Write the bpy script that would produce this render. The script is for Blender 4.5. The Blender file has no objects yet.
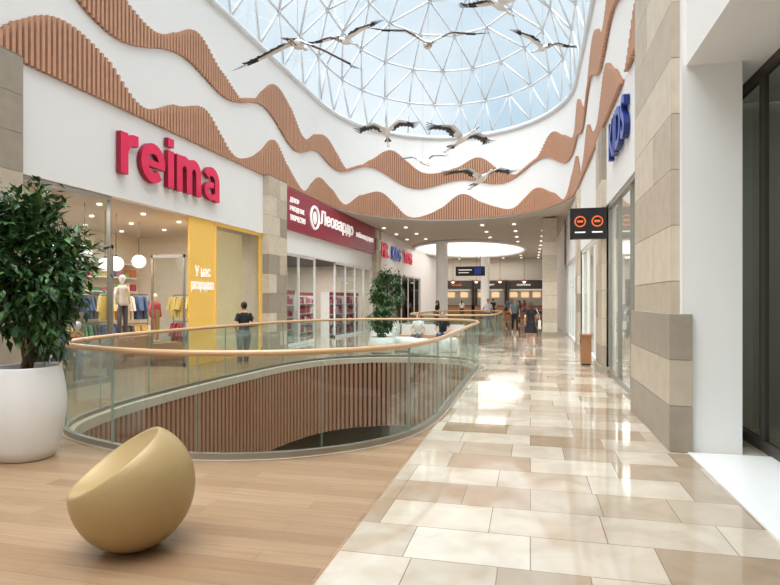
import bpy, bmesh, math, random
from mathutils import Vector, Matrix, kdtree
random.seed(7)
R = math.radians
scene = bpy.context.scene
COL = scene.collection

# ------------------------------------------------------------------ materials
def lin(c):
    out = []
    for x in c[:3]:
        x = x / 255.0
        out.append(x / 12.92 if x <= 0.04045 else ((x + 0.055) / 1.055) ** 2.4)
    return (out[0], out[1], out[2], 1.0)

def mat(name, col, rough=0.6, metal=0.0, emit=0.0, var=0.06, scale=6.0, bump=0.0, coat=0.0):
    m = bpy.data.materials.new(name); m.use_nodes = True
    nt = m.node_tree; b = nt.nodes['Principled BSDF']
    b.inputs['Roughness'].default_value = rough
    b.inputs['Metallic'].default_value = metal
    b.inputs['Coat Weight'].default_value = coat
    c = lin(col)
    geo = nt.nodes.new('ShaderNodeNewGeometry')
    nz = nt.nodes.new('ShaderNodeTexNoise'); nz.inputs['Scale'].default_value = scale
    nz.inputs['Detail'].default_value = 3
    nt.links.new(geo.outputs['Position'], nz.inputs['Vector'])
    mx = nt.nodes.new('ShaderNodeMix'); mx.data_type = 'RGBA'
    mx.inputs[6].default_value = tuple(x * (1 - var) for x in c[:3]) + (1,)
    mx.inputs[7].default_value = tuple(min(1, x * (1 + var)) for x in c[:3]) + (1,)
    nt.links.new(nz.outputs['Fac'], mx.inputs[0])
    nt.links.new(mx.outputs[2], b.inputs['Base Color'])
    if emit > 0:
        b.inputs['Emission Color'].default_value = c
        b.inputs['Emission Strength'].default_value = emit
    if bump > 0:
        bp = nt.nodes.new('ShaderNodeBump'); bp.inputs['Strength'].default_value = bump
        nt.links.new(nz.outputs['Fac'], bp.inputs['Height'])
        nt.links.new(bp.outputs['Normal'], b.inputs['Normal'])
    return m

def glass(name, tint=(235, 245, 242), lo=0.04, hi=0.4):
    m = bpy.data.materials.new(name); m.use_nodes = True
    nt = m.node_tree; nt.nodes.clear()
    out = nt.nodes.new('ShaderNodeOutputMaterial')
    t = nt.nodes.new('ShaderNodeBsdfTransparent'); t.inputs['Color'].default_value = lin(tint)
    g = nt.nodes.new('ShaderNodeBsdfGlossy'); g.inputs['Roughness'].default_value = 0.02
    g.inputs['Color'].default_value = (0.9, 0.95, 0.95, 1)
    lw = nt.nodes.new('ShaderNodeLayerWeight'); lw.inputs['Blend'].default_value = 0.25
    mp = nt.nodes.new('ShaderNodeMapRange')
    mp.inputs['To Min'].default_value = lo; mp.inputs['To Max'].default_value = hi
    nt.links.new(lw.outputs['Fresnel'], mp.inputs['Value'])
    mx = nt.nodes.new('ShaderNodeMixShader')
    nt.links.new(mp.outputs[0], mx.inputs[0])
    nt.links.new(t.outputs[0], mx.inputs[1]); nt.links.new(g.outputs[0], mx.inputs[2])
    nt.links.new(mx.outputs[0], out.inputs['Surface'])
    return m

M = {}
M['white'] = mat('wall_plaster_white', (243, 242, 240), 0.7, var=0.012, scale=1.5)
M['white2'] = mat('white_paint_gloss', (238, 238, 236), 0.35, var=0.01)
M['ceil'] = mat('ceiling_paint', (205, 196, 184), 0.8, var=0.02)
M['slat'] = mat('oak_slat', (202, 154, 124), 0.55, var=0.14, scale=9)
M['slatback'] = mat('slat_backing', (142, 100, 78), 0.8)
M['slatdark'] = mat('walnut_slat', (170, 124, 98), 0.5, var=0.14, scale=8)
M['slatback2'] = mat('slat_backing_dark', (70, 46, 36), 0.85)
M['rail'] = mat('handrail_oak', (205, 165, 122), 0.3, var=0.08, scale=14, coat=0.4)
M['steel'] = mat('brushed_steel', (170, 168, 162), 0.35, 0.9)
M['black'] = mat('black_metal', (28, 27, 27), 0.4)
M['dark'] = mat('dark_interior', (78, 72, 66), 0.7)
M['lowwall'] = mat('lower_level_wall', (140, 130, 118), 0.7)
M['stoneA'] = mat('travertine_light', (216, 202, 182), 0.5, var=0.16, scale=5)
M['stoneB'] = mat('travertine_mid', (196, 182, 162), 0.5, var=0.18, scale=5)
M['stoneC'] = mat('travertine_grey', (164, 152, 136), 0.5, var=0.18, scale=5)
M['stoneJ'] = mat('stone_joint', (130, 120, 106), 0.8)
M['glass'] = glass('storefront_glass', (238, 244, 242), 0.05, 0.5)
M['railglass'] = glass('balustrade_glass', (243, 248, 246), 0.015, 0.28)
M['glassedge'] = mat('glass_edge_green', (160, 178, 170), 0.2)
M['roofglass'] = glass('roof_glass', (244, 249, 251), 0.02, 0.2)
M['darkglass'] = glass('tinted_glass', (164, 174, 168), 0.08, 0.4)
M['strut'] = mat('roof_steel_white', (226, 229, 232), 0.4, var=0.01)
M['red'] = mat('sign_letters_magenta', (222, 22, 78), 0.35, emit=0.12)
M['redside_shade'] = mat('sign_side_magenta_shaded', (150, 14, 50), 0.4)  # darker copy of the letter magenta: side shading painted into the colour
M['maroon'] = mat('sign_board_maroon', (156, 32, 60), 0.4)
M['signwhite'] = mat('sign_letter_white', (250, 248, 246), 0.4, emit=0.3)
M['blue'] = mat('sign_letter_blue', (30, 66, 170), 0.35, emit=0.05)
M['blueside_shade'] = mat('sign_side_blue_shaded', (20, 44, 120), 0.4)  # letter blue darkened for the sides, shade put into the colour
M['orange'] = mat('sign_orange', (225, 110, 60), 0.4, emit=0.3)
M['gold'] = mat('khaki_gold_lacquer', (178, 152, 104), 0.42, 0.12, var=0.03, coat=0.08)
M['pot'] = mat('planter_white', (240, 240, 238), 0.35, var=0.01)
M['soil'] = mat('potting_soil', (62, 46, 34), 0.95, bump=0.4, scale=60)
M['bark'] = mat('tree_bark', (112, 90, 70), 0.9, var=0.25, scale=30, bump=0.4)
M['leaf1'] = mat('leaf_dark_green', (46, 80, 42), 0.4, var=0.3, scale=10)
M['leaf2'] = mat('leaf_green', (78, 114, 60), 0.4, var=0.25, scale=10)
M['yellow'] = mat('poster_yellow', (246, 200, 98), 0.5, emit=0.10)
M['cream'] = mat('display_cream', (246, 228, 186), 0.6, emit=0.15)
M['shopwall'] = mat('shop_wall_warm', (232, 224, 210), 0.7)
M['shopfloor'] = mat('shop_floor', (196, 182, 164), 0.3)
M['lamp'] = mat('lamp_emissive', (255, 246, 232), 0.5, emit=4.0)
M['lampsoft'] = mat('lamp_globe', (255, 248, 238), 0.5, emit=0.9)
M['lampdim'] = mat('menu_light', (240, 205, 160), 0.5, emit=0.7)
M['cove'] = mat('cove_light', (255, 252, 248), 0.5, emit=0.9)
M['woodbox'] = mat('wood_box', (170, 122, 86), 0.5)
M['birdwhite'] = mat('bird_white', (240, 240, 240), 0.5, var=0.03)
M['birdblack'] = mat('bird_dark_feather', (58, 58, 64), 0.6)
M['birdgrey'] = mat('bird_grey_feather', (168, 170, 176), 0.6)
M['beak'] = mat('bird_beak', (120, 84, 66), 0.5)
M['wire'] = mat('hanging_wire', (180, 180, 180), 0.5)
M['skin'] = mat('skin', (214, 168, 142), 0.5)
M['hair'] = mat('hair_brown', (66, 46, 36), 0.6)
M['hairdark'] = mat('hair_dark', (40, 30, 26), 0.6)
M['clothblack'] = mat('cloth_black', (34, 34, 38), 0.85)
M['clothgrey'] = mat('cloth_grey_green', (104, 116, 112), 0.85)
M['clothwhite'] = mat('cloth_white', (230, 228, 224), 0.85)
M['clothblue'] = mat('cloth_blue', (62, 84, 120), 0.85)
M['clothred'] = mat('cloth_red', (150, 78, 74), 0.85)
M['shoe'] = mat('shoe_white', (226, 224, 220), 0.6)
M['eye'] = mat('eye_dark', (30, 22, 18), 0.3)
M['lip'] = mat('lips', (176, 96, 90), 0.5)
for i, c in enumerate([(190, 80, 100), (96, 140, 104), (86, 110, 150), (222, 196, 120), (168, 190, 194), (190, 140, 166), (100, 98, 102), (230, 222, 210), (212, 132, 92), (150, 180, 124)]):
    M['g%d' % i] = mat('fabric_%d' % i, c, 0.8, var=0.25, scale=25)

def floor_material():
    m = bpy.data.materials.new('floor_tile_and_plank'); m.use_nodes = True
    nt = m.node_tree; N = nt.nodes; L = nt.links; b = N['Principled BSDF']
    geo = N.new('ShaderNodeNewGeometry')
    sep = N.new('ShaderNodeSeparateXYZ'); L.new(geo.outputs['Position'], sep.inputs[0])
    br = N.new('ShaderNodeTexBrick'); br.inputs['Scale'].default_value = 1.0
    br.inputs['Brick Width'].default_value = 0.80; br.inputs['Row Height'].default_value = 0.52
    br.inputs['Mortar Size'].default_value = 0.004; br.inputs['Mortar Smooth'].default_value = 0.2
    br.offset = 0.36; br.offset_frequency = 2; br.squash = 0.68; br.squash_frequency = 3
    br.inputs['Color1'].default_value = lin((226, 216, 200)); br.inputs['Color2'].default_value = lin((168, 144, 118))
    br.inputs['Mortar'].default_value = lin((146, 128, 110)); br.inputs['Bias'].default_value = -0.02
    L.new(geo.outputs['Position'], br.inputs['Vector'])
    nz = N.new('ShaderNodeTexNoise'); nz.inputs['Scale'].default_value = 2.2; nz.inputs['Detail'].default_value = 7
    nz.inputs['Distortion'].default_value = 1.2
    L.new(geo.outputs['Position'], nz.inputs['Vector'])
    rp = N.new('ShaderNodeValToRGB')
    rp.color_ramp.elements[0].position = 0.3; rp.color_ramp.elements[0].color = (0.82, 0.78, 0.74, 1)
    rp.color_ramp.elements[1].position = 0.7; rp.color_ramp.elements[1].color = (1.0, 1.0, 1.0, 1)
    L.new(nz.outputs['Fac'], rp.inputs[0])
    mt = N.new('ShaderNodeMix'); mt.data_type = 'RGBA'; mt.blend_type = 'MULTIPLY'; mt.inputs[0].default_value = 1
    L.new(br.outputs['Color'], mt.inputs[6]); L.new(rp.outputs[0], mt.inputs[7])
    bw = N.new('ShaderNodeTexBrick'); bw.inputs['Scale'].default_value = 1.0
    bw.inputs['Brick Width'].default_value = 1.25; bw.inputs['Row Height'].default_value = 0.16
    bw.inputs['Mortar Size'].default_value = 0.0016; bw.offset = 0.37; bw.offset_frequency = 3
    bw.inputs['Color1'].default_value = lin((176, 146, 116)); bw.inputs['Color2'].default_value = lin((154, 123, 94))
    bw.inputs['Mortar'].default_value = lin((122, 94, 72))
    L.new(geo.outputs['Position'], bw.inputs['Vector'])
    mp = N.new('ShaderNodeMapping'); mp.inputs['Scale'].default_value = (1.2, 22, 1)
    L.new(geo.outputs['Position'], mp.inputs['Vector'])
    nw = N.new('ShaderNodeTexNoise'); nw.inputs['Scale'].default_value = 1.6; nw.inputs['Detail'].default_value = 5
    L.new(mp.outputs[0], nw.inputs['Vector'])
    rw = N.new('ShaderNodeValToRGB')
    rw.color_ramp.elements[0].position = 0.3; rw.color_ramp.elements[0].color = (0.82, 0.80, 0.78, 1)
    rw.color_ramp.elements[1].position = 0.7; rw.color_ramp.elements[1].color = (1.05, 1.03, 1.0, 1)
    L.new(nw.outputs['Fac'], rw.inputs[0])
    mw = N.new('ShaderNodeMix'); mw.data_type = 'RGBA'; mw.blend_type = 'MULTIPLY'; mw.inputs[0].default_value = 1
    L.new(bw.outputs['Color'], mw.inputs[6]); L.new(rw.outputs[0], mw.inputs[7])
    lx = N.new('ShaderNodeMath'); lx.operation = 'LESS_THAN'; lx.inputs[1].default_value = -1.22
    L.new(sep.outputs['X'], lx.inputs[0])
    ly = N.new('ShaderNodeMath'); ly.operation = 'LESS_THAN'; ly.inputs[1].default_value = 16.2
    L.new(sep.outputs['Y'], ly.inputs[0])
    mm = N.new('ShaderNodeMath'); mm.operation = 'MULTIPLY'
    L.new(lx.outputs[0], mm.inputs[0]); L.new(ly.outputs[0], mm.inputs[1])
    fin = N.new('ShaderNodeMix'); fin.data_type = 'RGBA'
    L.new(mm.outputs[0], fin.inputs[0]); L.new(mt.outputs[2], fin.inputs[6]); L.new(mw.outputs[2], fin.inputs[7])
    L.new(fin.outputs[2], b.inputs['Base Color'])
    rr = N.new('ShaderNodeMapRange'); rr.inputs['To Min'].default_value = 0.06; rr.inputs['To Max'].default_value = 0.36
    L.new(mm.outputs[0], rr.inputs['Value']); L.new(rr.outputs[0], b.inputs['Roughness'])
    io = N.new('ShaderNodeMapRange'); io.inputs['To Min'].default_value = 1.8; io.inputs['To Max'].default_value = 1.42
    L.new(mm.outputs[0], io.inputs['Value']); L.new(io.outputs[0], b.inputs['IOR'])
    return m
M['floor'] = floor_material()

# ------------------------------------------------------------------ mesh builder
class MB:
    def __init__(s):
        s.v = []; s.f = []; s.m = []; s.s = []; s.mats = []
    def mi(s, k):
        if k not in s.mats: s.mats.append(k)
        return s.mats.index(k)
    def add(s, vs, fs, k, smooth=False):
        o = len(s.v); i = s.mi(k)
        s.v += [Vector(p) for p in vs]
        for f in fs:
            s.f.append(tuple(o + a for a in f)); s.m.append(i); s.s.append(smooth)
    def box(s, x0, x1, y0, y1, z0, z1, k):
        vs = [(x0, y0, z0), (x1, y0, z0), (x1, y1, z0), (x0, y1, z0), (x0, y0, z1), (x1, y0, z1), (x1, y1, z1), (x0, y1, z1)]
        s.add(vs, [(0, 3, 2, 1), (4, 5, 6, 7), (0, 1, 5, 4), (1, 2, 6, 5), (2, 3, 7, 6), (3, 0, 4, 7)], k)
    def obox(s, c, size, Mx, k):
        c = Vector(c); a, b, d = [x / 2 for x in size]
        vs = [c + Mx @ Vector(p) for p in [(-a, -b, -d), (a, -b, -d), (a, b, -d), (-a, b, -d), (-a, -b, d), (a, -b, d), (a, b, d), (-a, b, d)]]
        s.add(vs, [(0, 3, 2, 1), (4, 5, 6, 7), (0, 1, 5, 4), (1, 2, 6, 5), (2, 3, 7, 6), (3, 0, 4, 7)], k)
    def tube(s, pts, rad, k, n=8, closed=False, smooth=True):
        pts = [Vector(p) for p in pts]; m = len(pts)
        if not isinstance(rad, (list, tuple)): rad = [rad] * m
        vs = []; up0 = None
        for i, p in enumerate(pts):
            if closed: t = pts[(i + 1) % m] - pts[i - 1]
            else: t = pts[min(i + 1, m - 1)] - pts[max(i - 1, 0)]
            if t.length < 1e-9: t = Vector((0, 0, 1))
            t.normalize()
            if up0 is None: up0 = Vector((0, 0, 1)) if abs(t.z) < 0.9 else Vector((1, 0, 0))
            a = t.cross(up0)
            if a.length < 1e-4: a = t.cross(Vector((1, 0.2, 0)))
            a.normalize(); b = a.cross(t).normalized(); up0 = b
            for j in range(n):
                an = 2 * math.pi * j / n
                vs.append(p + (a * math.cos(an) + b * math.sin(an)) * rad[i])
        fs = []
        for i in range(m if closed else m - 1):
            i2 = (i + 1) % m
            for j in range(n):
                j2 = (j + 1) % n
                fs.append((i * n + j, i * n + j2, i2 * n + j2, i2 * n + j))
        if not closed:
            fs.append(tuple(range(n))[::-1]); fs.append(tuple((m - 1) * n + j for j in range(n)))
        s.add(vs, fs, k, smooth)
    def lathe(s, prof, k, c=(0, 0, 0), n=32, Mx=None, smooth=True):
        Mx = Mx or Matrix.Identity(3); c = Vector(c); vs = []; fs = []
        for r, z in prof:
            for j in range(n):
                an = 2 * math.pi * j / n
                vs.append(c + Mx @ Vector((r * math.cos(an), r * math.sin(an), z)))
        m = len(prof)
        for i in range(m - 1):
            for j in range(n):
                j2 = (j + 1) % n
                fs.append((i * n + j, i * n + j2, (i + 1) * n + j2, (i + 1) * n + j))
        fs.append(tuple(range(n))[::-1]); fs.append(tuple((m - 1) * n + j for j in range(n)))
        s.add(vs, fs, k, smooth)
    def ball(s, c, r, k, n=12, Mx=None):
        if not isinstance(r, (list, tuple)): r = (r, r, r)
        Mx = Mx or Matrix.Identity(3); c = Vector(c); vs = []; fs = []; m = max(4, n // 2 + 1)
        for i in range(m + 1):
            ph = -math.pi / 2 + math.pi * i / m
            cr = max(math.cos(ph), 0.02)
            for j in range(n):
                an = 2 * math.pi * j / n
                vs.append(c + Mx @ Vector((r[0] * cr * math.cos(an), r[1] * cr * math.sin(an), r[2] * math.sin(ph))))
        for i in range(m):
            for j in range(n):
                j2 = (j + 1) % n
                fs.append((i * n + j, i * n + j2, (i + 1) * n + j2, (i + 1) * n + j))
        fs.append(tuple(range(n))[::-1]); fs.append(tuple(m * n + j for j in range(n)))
        s.add(vs, fs, k, True)
    def obj(s, name, parent=None, M4=None, recenter=True):
        me = bpy.data.meshes.new(name)
        off = Vector((0, 0, 0))
        if recenter and s.v and M4 is None:
            xs = [p.x for p in s.v]; ys = [p.y for p in s.v]; zs = [p.z for p in s.v]
            off = Vector(((min(xs) + max(xs)) / 2, (min(ys) + max(ys)) / 2, min(zs)))
        me.from_pydata([p - off for p in s.v], [], s.f)
        for k in s.mats: me.materials.append(M[k])
        me.polygons.foreach_set('material_index', s.m)
        me.polygons.foreach_set('use_smooth', s.s)
        me.update()
        o = bpy.data.objects.new(name, me); COL.objects.link(o)
        if M4 is not None: o.matrix_world = M4
        else: o.location = off
        if parent:
            bpy.context.view_layer.update()
            o.parent = parent
            o.matrix_parent_inverse = parent.matrix_world.inverted()
        return o

def empty(name, loc):
    e = bpy.data.objects.new(name, None); COL.objects.link(e); e.location = loc
    e.empty_display_size = 0.2
    e.matrix_world = Matrix.Translation(loc)
    return e

def copy_at(o, loc, rz=0, sc=1.0):
    n = bpy.data.objects.new(o.name.split('.')[0], o.data); COL.objects.link(n)
    n.location = loc; n.rotation_euler = (0, 0, rz); n.scale = (sc, sc, sc)
    return n

def text(name, txt, origin, w, h, k, face='L', depth=0.06, bold=0.03, parent=None, side=None):
    cu = bpy.data.curves.new(name + '_c', 'FONT'); cu.body = txt
    cu.extrude = 0.5; cu.offset = bold; cu.resolution_u = 6
    if bold > 0.025: cu.space_character = 1.0 + bold * 2
    t = bpy.data.objects.new(name + '_c', cu); COL.objects.link(t)
    bpy.context.view_layer.update()
    dg = bpy.context.evaluated_depsgraph_get()
    me = bpy.data.meshes.new_from_object(t.evaluated_get(dg))
    bpy.data.objects.remove(t)
    xs = [v.co.x for v in me.vertices]; ys = [v.co.y for v in me.vertices]
    if not xs: return None
    x0, x1, y0, y1 = min(xs), max(xs), min(ys), max(ys)
    for v in me.vertices:
        v.co = Vector(((v.co.x - x0) / (x1 - x0) * w, (v.co.y - y0) / (y1 - y0) * h, v.co.z * depth))
    me.materials.clear(); me.materials.append(M[k]); me.name = name
    me.update()
    if side:
        me.materials.append(M[side])
        for p in me.polygons: p.material_index = 0 if abs(p.normal.z) > 0.5 else 1  # letter sides take the darkened copy as painted shading
    for p in me.polygons: p.use_smooth = False
    o = bpy.data.objects.new(name, me); COL.objects.link(o)
    o.rotation_euler = {'L': (R(90), 0, R(90)), 'R': (R(90), 0, R(-90)), 'F': (R(90), 0, 0)}[face]
    o.location = origin
    bpy.context.view_layer.update()
    if parent:
        o.parent = parent; o.matrix_parent_inverse = parent.matrix_world.inverted()
    return o

# ------------------------------------------------------------------ paths
def catmull(pts, n=10):
    out = []; m = len(pts)
    for i in range(m):
        p0, p1, p2, p3 = [Vector(pts[(i + k - 1) % m]) for k in range(4)]
        for j in range(n):
            t = j / n
            out.append(0.5 * ((2 * p1) + (-p0 + p2) * t + (2 * p0 - 5 * p1 + 4 * p2 - p3) * t * t + (-p0 + 3 * p1 - 3 * p2 + p3) * t ** 3))
    return out

def resample(pts, step, closed):
    P = list(pts) + ([pts[0]] if closed else [])
    L = [0]
    for a, b in zip(P, P[1:]): L.append(L[-1] + (b - a).length)
    n = max(3, int(round(L[-1] / step))); out = []; j = 0
    for i in range(n if closed else n + 1):
        s = L[-1] * i / n
        while j < len(P) - 2 and L[j + 1] < s: j += 1
        t = (s - L[j]) / max(1e-9, L[j + 1] - L[j])
        out.append(P[j].lerp(P[j + 1], t))
    return out, L[-1]

def normals_left(pts, closed):
    ns = []; m = len(pts)
    for i in range(m):
        t = pts[(i + 1) % m] - pts[i - 1] if closed else pts[min(i + 1, m - 1)] - pts[max(i - 1, 0)]
        ns.append(Vector((-t.y, t.x)).normalized())
    return ns

VOID = catmull([(-4.5, 5.52), (-3.4, 5.36), (-2.35, 5.72), (-1.55, 6.6), (-1.27, 7.9), (-1.25, 10), (-1.25, 12.5), (-1.27, 14.6), (-1.75, 15.9), (-2.9, 16.35), (-4.3, 16.1), (-5.4, 15.2), (-6.0, 13.6), (-6.2, 11.6), (-6.28, 9.4), (-6.18, 7.5), (-5.7, 6.15)])
VOID2 = catmull([(-3.6, 21.0), (-2.6, 20.7), (-1.7, 21.2), (-1.3, 22.6), (-1.3, 25), (-1.3, 28), (-1.8, 29.6), (-3, 30), (-4.3, 29.4), (-4.7, 28), (-4.7, 25), (-4.6, 22.5)])

def flat_holes(name, outer, holes, z, k, flip=False):
    cu = bpy.data.curves.new(name + '_c', 'CURVE'); cu.dimensions = '2D'; cu.fill_mode = 'BOTH'
    for lp in [outer] + holes:
        sp = cu.splines.new('POLY'); sp.points.add(len(lp) - 1)
        for i, p in enumerate(lp): sp.points[i].co = (p[0], p[1], 0, 1)
        sp.use_cyclic_u = True
    t = bpy.data.objects.new('tmp', cu); COL.objects.link(t)
    bpy.context.view_layer.update()
    dg = bpy.context.evaluated_depsgraph_get()
    me = bpy.data.meshes.new_from_object(t.evaluated_get(dg)); bpy.data.objects.remove(t)
    me.materials.clear(); me.materials.append(M[k]); me.name = name
    o = bpy.data.objects.new(name, me); COL.objects.link(o); o.location = (0, 0, z)
    return o

XL, XR, YB, YE, YF = -8.2, 1.65, -6.0, 22.0, 58.0
ZD, ZT = 5.55, 9.5
rect = [(-13.4, YB - 0.3), (7.5, YB - 0.3), (7.5, YF + 0.3), (-13.4, YF + 0.3)]
flat_holes('floor', rect, [VOID, VOID2], 0.0, 'floor')
flat_holes('ceiling_lower_level', rect, [VOID, VOID2], -1.98, 'ceil')
b = MB(); b.box(-13.4, 7.5, YB - 0.3, YF + 0.3, -5.9, -5.8, 'shopfloor'); b.obj('floor_lower_level')
b = MB()
b.box(-13.5, -13.4, YB, 40, -5.8, -1.98, 'lowwall'); b.box(7.4, 7.5, YB, 40, -5.8, -1.98, 'lowwall')
b.box(-13.4, 7.5, 40, 40.1, -5.8, -1.98, 'lowwall'); b.box(-13.4, 7.5, YB - .1, YB, -5.8, -1.98, 'lowwall')
b.obj('wall_lower_level')

def slat_run(bm, pts, ns, zlo, zhi, k, kb, w=0.062, dep=0.07, closed=False):
    m = len(pts)
    for i in range(m):
        t = Vector((ns[i].y, -ns[i].x)); lo, hi = zlo(i), zhi(i)
        if hi - lo < 0.03: continue
        p = pts[i] + ns[i] * (dep / 2 + 0.012)
        Mx = Matrix(((t.x, ns[i].x, 0), (t.y, ns[i].y, 0), (0, 0, 1)))
        bm.obox((p.x, p.y, (lo + hi) / 2), (w, dep, hi - lo), Mx, k)
    vs = []; fs = []
    for i in range(m):
        p = pts[i] + ns[i] * 0.012
        vs += [(p.x, p.y, zlo(i)), (p.x, p.y, zhi(i))]
    for i in range(m if closed else m - 1):
        j = (i + 1) % m
        fs.append((2 * i, 2 * j, 2 * j + 1, 2 * i + 1))
    bm.add(vs, fs, kb)

def void_edge(loop, idx):
    pts, L = resample(loop, 0.14, True); ns = normals_left(pts, True)
    b = MB(); slat_run(b, pts, ns, lambda i: -1.95, lambda i: -0.14, 'slatdark', 'slatback2', w=0.08, dep=0.08, closed=True)
    b.obj('void_wood_slat_cladding')
    b = MB()
    m = len(pts); vs = []; fs = []
    prof = [(-0.06, 0.006), (0.03, 0.010), (0.10, 0.0), (0.10, -0.14), (0.0, -0.14)]
    for i in range(m):
        for o, z in prof:
            p = pts[i] + ns[i] * o; vs.append((p.x, p.y, z))
    n = len(prof)
    for i in range(m):
        j = (i + 1) % m
        for q in range(n - 1): fs.append((i * n + q, j * n + q, j * n + q + 1, i * n + q + 1))
    b.add(vs, fs, 'stoneB'); b.obj('trim_%d' % idx)
    root = empty('glass_balustrade', (pts[0].x, pts[0].y, 0))
    pp, L = resample(loop, 0.13, True); nn = normals_left(pp, True); m = len(pp)
    b = MB(); b.tube([(p.x, p.y, 1.10) for p in pp], 0.034, 'rail', n=10, closed=True)
    b.obj('handrail', root)
    b = MB(); vs = []; fs = []
    for i in range(m):
        for o, z in [(-0.03, 0.01), (-0.03, 0.07), (0.03, 0.07), (0.03, 0.01)]:
            p = pp[i] + nn[i] * o; vs.append((p.x, p.y, z))
    for i in range(m):
        j = (i + 1) % m
        for q in range(3): fs.append((i * 4 + q, j * 4 + q, j * 4 + q + 1, i * 4 + q + 1))
    b.add(vs, fs, 'steel'); b.obj('base_channel', root)
    b = MB(); npan = max(4, int(round(L / 1.25)))
    for a in range(npan):
        i0 = int(a * m / npan); i1 = int((a + 1) * m / npan)
        idxs = list(range(i0, i1 + 1)); vs = []; fs = []
        for c, i in enumerate(idxs):
            p = pp[i % m].copy()
            q = nn[i % m]
            tt = Vector((q.y, -q.x))
            if c == 0: p += tt * 0.008
            if c == len(idxs) - 1: p -= tt * 0.008
            for o, z in [(-0.008, 0.05), (-0.008, 1.075), (0.008, 1.075), (0.008, 0.05)]:
                w = p + q * o; vs.append((w.x, w.y, z))
        for c in range(len(idxs) - 1):
            fs.append((c * 4, (c + 1) * 4, (c + 1) * 4 + 1, c * 4 + 1))
            fs.append((c * 4 + 3, c * 4 + 2, (c + 1) * 4 + 2, (c + 1) * 4 + 3))
        b.add(vs, fs, 'railglass')
        e = (len(idxs) - 1) * 4
        b.add([vs[0], vs[1], vs[2], vs[3], vs[e], vs[e + 1], vs[e + 2], vs[e + 3]], [(0, 1, 2, 3), (7, 6, 5, 4)], 'glassedge')
    b.obj('glass_panels', root)
void_edge(VOID, 1)
void_edge(VOID2, 2)

# ------------------------------------------------------------------ atrium drum
XC = (XL + XR) / 2; AX = (XR - XL) / 2; AY = 6.2
path = [Vector((XL, YB))]
y = YB
while y < YE - 0.01:
    y += 0.5; path.append(Vector((XL, y)))
for i in range(1, 60):
    a = math.pi * i / 60
    path.append(Vector((XC - AX * math.cos(a), YE + AY * math.sin(a))))
y = YE
while y > YB - 0.01:
    path.append(Vector((XR, y))); y -= 0.5
dp, DL = resample(path, 0.118, False)
dn = [-n for n in normals_left(dp, False)]
ds = [DL * i / (len(dp) - 1) + YB for i in range(len(dp))]
b = MB(); vs = []; fs = []; m = len(dp)
for i in range(m):
    p = dp[i]; q = dp[i] - dn[i] * 0.15
    vs += [(p.x, p.y, ZD), (p.x, p.y, ZT), (q.x, q.y, ZT), (q.x, q.y, ZD)]
for i in range(m - 1):
    for q in range(4):
        fs.append((i * 4 + q, i * 4 + (q + 1) % 4, (i + 1) * 4 + (q + 1) % 4, (i + 1) * 4 + q))
b.add(vs, fs, 'white'); b.obj('wall_atrium')
c2 = lambda s, c, T: math.cos(2 * math.pi * (s - c) / T)
def ridge(s, c, T):   # slightly pointed crests, rounder valleys
    v = c2(s, c, T); return v if v < 0 else v ** 1.35
lowtop = lambda i: 6.22 + 0.46 * ridge(ds[i], 8.8, 4.4) + 0.14 * c2(ds[i], 3.0, 7.3) + 0.06 * c2(ds[i], 0.4, 1.9)
upbot = lambda i: 7.36 + 0.26 * c2(ds[i], 12.3, 4.6) + 0.16 * c2(ds[i], 6.0, 9.7)
uptop = lambda i: 8.06 + 0.50 * ridge(ds[i], 13.2, 4.6) + 0.24 * c2(ds[i], 9.0, 9.7) + 0.06 * c2(ds[i], 0.2, 2.1)
b = MB(); slat_run(b, dp, dn, lambda i: ZD + 0.03, lowtop, 'slat', 'slatback')
b.obj('wave_wood_slat_cladding')
b = MB(); slat_run(b, dp, dn, upbot, lambda i: max(upbot(i) + 0.12, uptop(i)), 'slat', 'slatback')
b.obj('wave_wood_slat_cladding')
b = MB(); b.tube([(p.x, p.y, ZT + 0.05) for p in dp[::6]], 0.11, 'strut', n=8); b.obj('roof_ring_beam')

NR = 5; RISE = 4.6; STEP = 1.8
def bar(j, y):
    a = math.pi * j / (2 * NR); return Vector((XC - AX * math.cos(a), y, ZT + 0.12 + RISE * math.sin(a)))
rv = []; rt = []
def addp(p):
    for i in range(len(rv) - 1, -1, -1):
        if (rv[i] - p).length < 0.03: return i
    rv.append(p); return len(rv) - 1
def zipper(A, B):
    i = j = 0
    while i < len(A) - 1 or j < len(B) - 1:
        if j >= len(B) - 1: rt.append((A[i], A[i + 1], B[j])); i += 1
        elif i >= len(A) - 1: rt.append((A[i], B[j + 1], B[j])); j += 1
        else:
            if (rv[A[i + 1]] - rv[B[j]]).length <= (rv[A[i]] - rv[B[j + 1]]).length:
                rt.append((A[i], A[i + 1], B[j])); i += 1
            else: rt.append((A[i], B[j + 1], B[j])); j += 1
lines = []
for j in range(2 * NR + 1):
    ys = []; y = YE
    if j % 2:
        ys = [YE]; y = YE - STEP / 2
    while y > YB + 0.3: ys.append(y); y -= STEP
    ys.append(YB); lines.append([addp(bar(j, yy)) for yy in ys])
for A, B in zip(lines, lines[1:]): zipper(A, B)
rings = []
for k in range(NR + 1):
    ph = math.pi / 2 * k / NR; n = 3 * (NR - k)
    if n == 0: rings.append([addp(Vector((XC, YE, ZT + 0.12 + RISE)))]); continue
    rings.append([addp(Vector((XC - AX * math.cos(ph) * math.cos(math.pi * q / n), YE + AY * math.cos(ph) * math.sin(math.pi * q / n), ZT + 0.12 + RISE * math.sin(ph)))) for q in range(n + 1)])
for A, B in zip(rings, rings[1:]): zipper(A, B)
b = MB(); b.add(rv, rt, 'roofglass'); b.obj('glass_roof')
edges = set()
for t in rt:
    for a, c in ((0, 1), (1, 2), (2, 0)):
        if t[a] != t[c]: edges.add((min(t[a], t[c]), max(t[a], t[c])))
b = MB()
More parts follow.
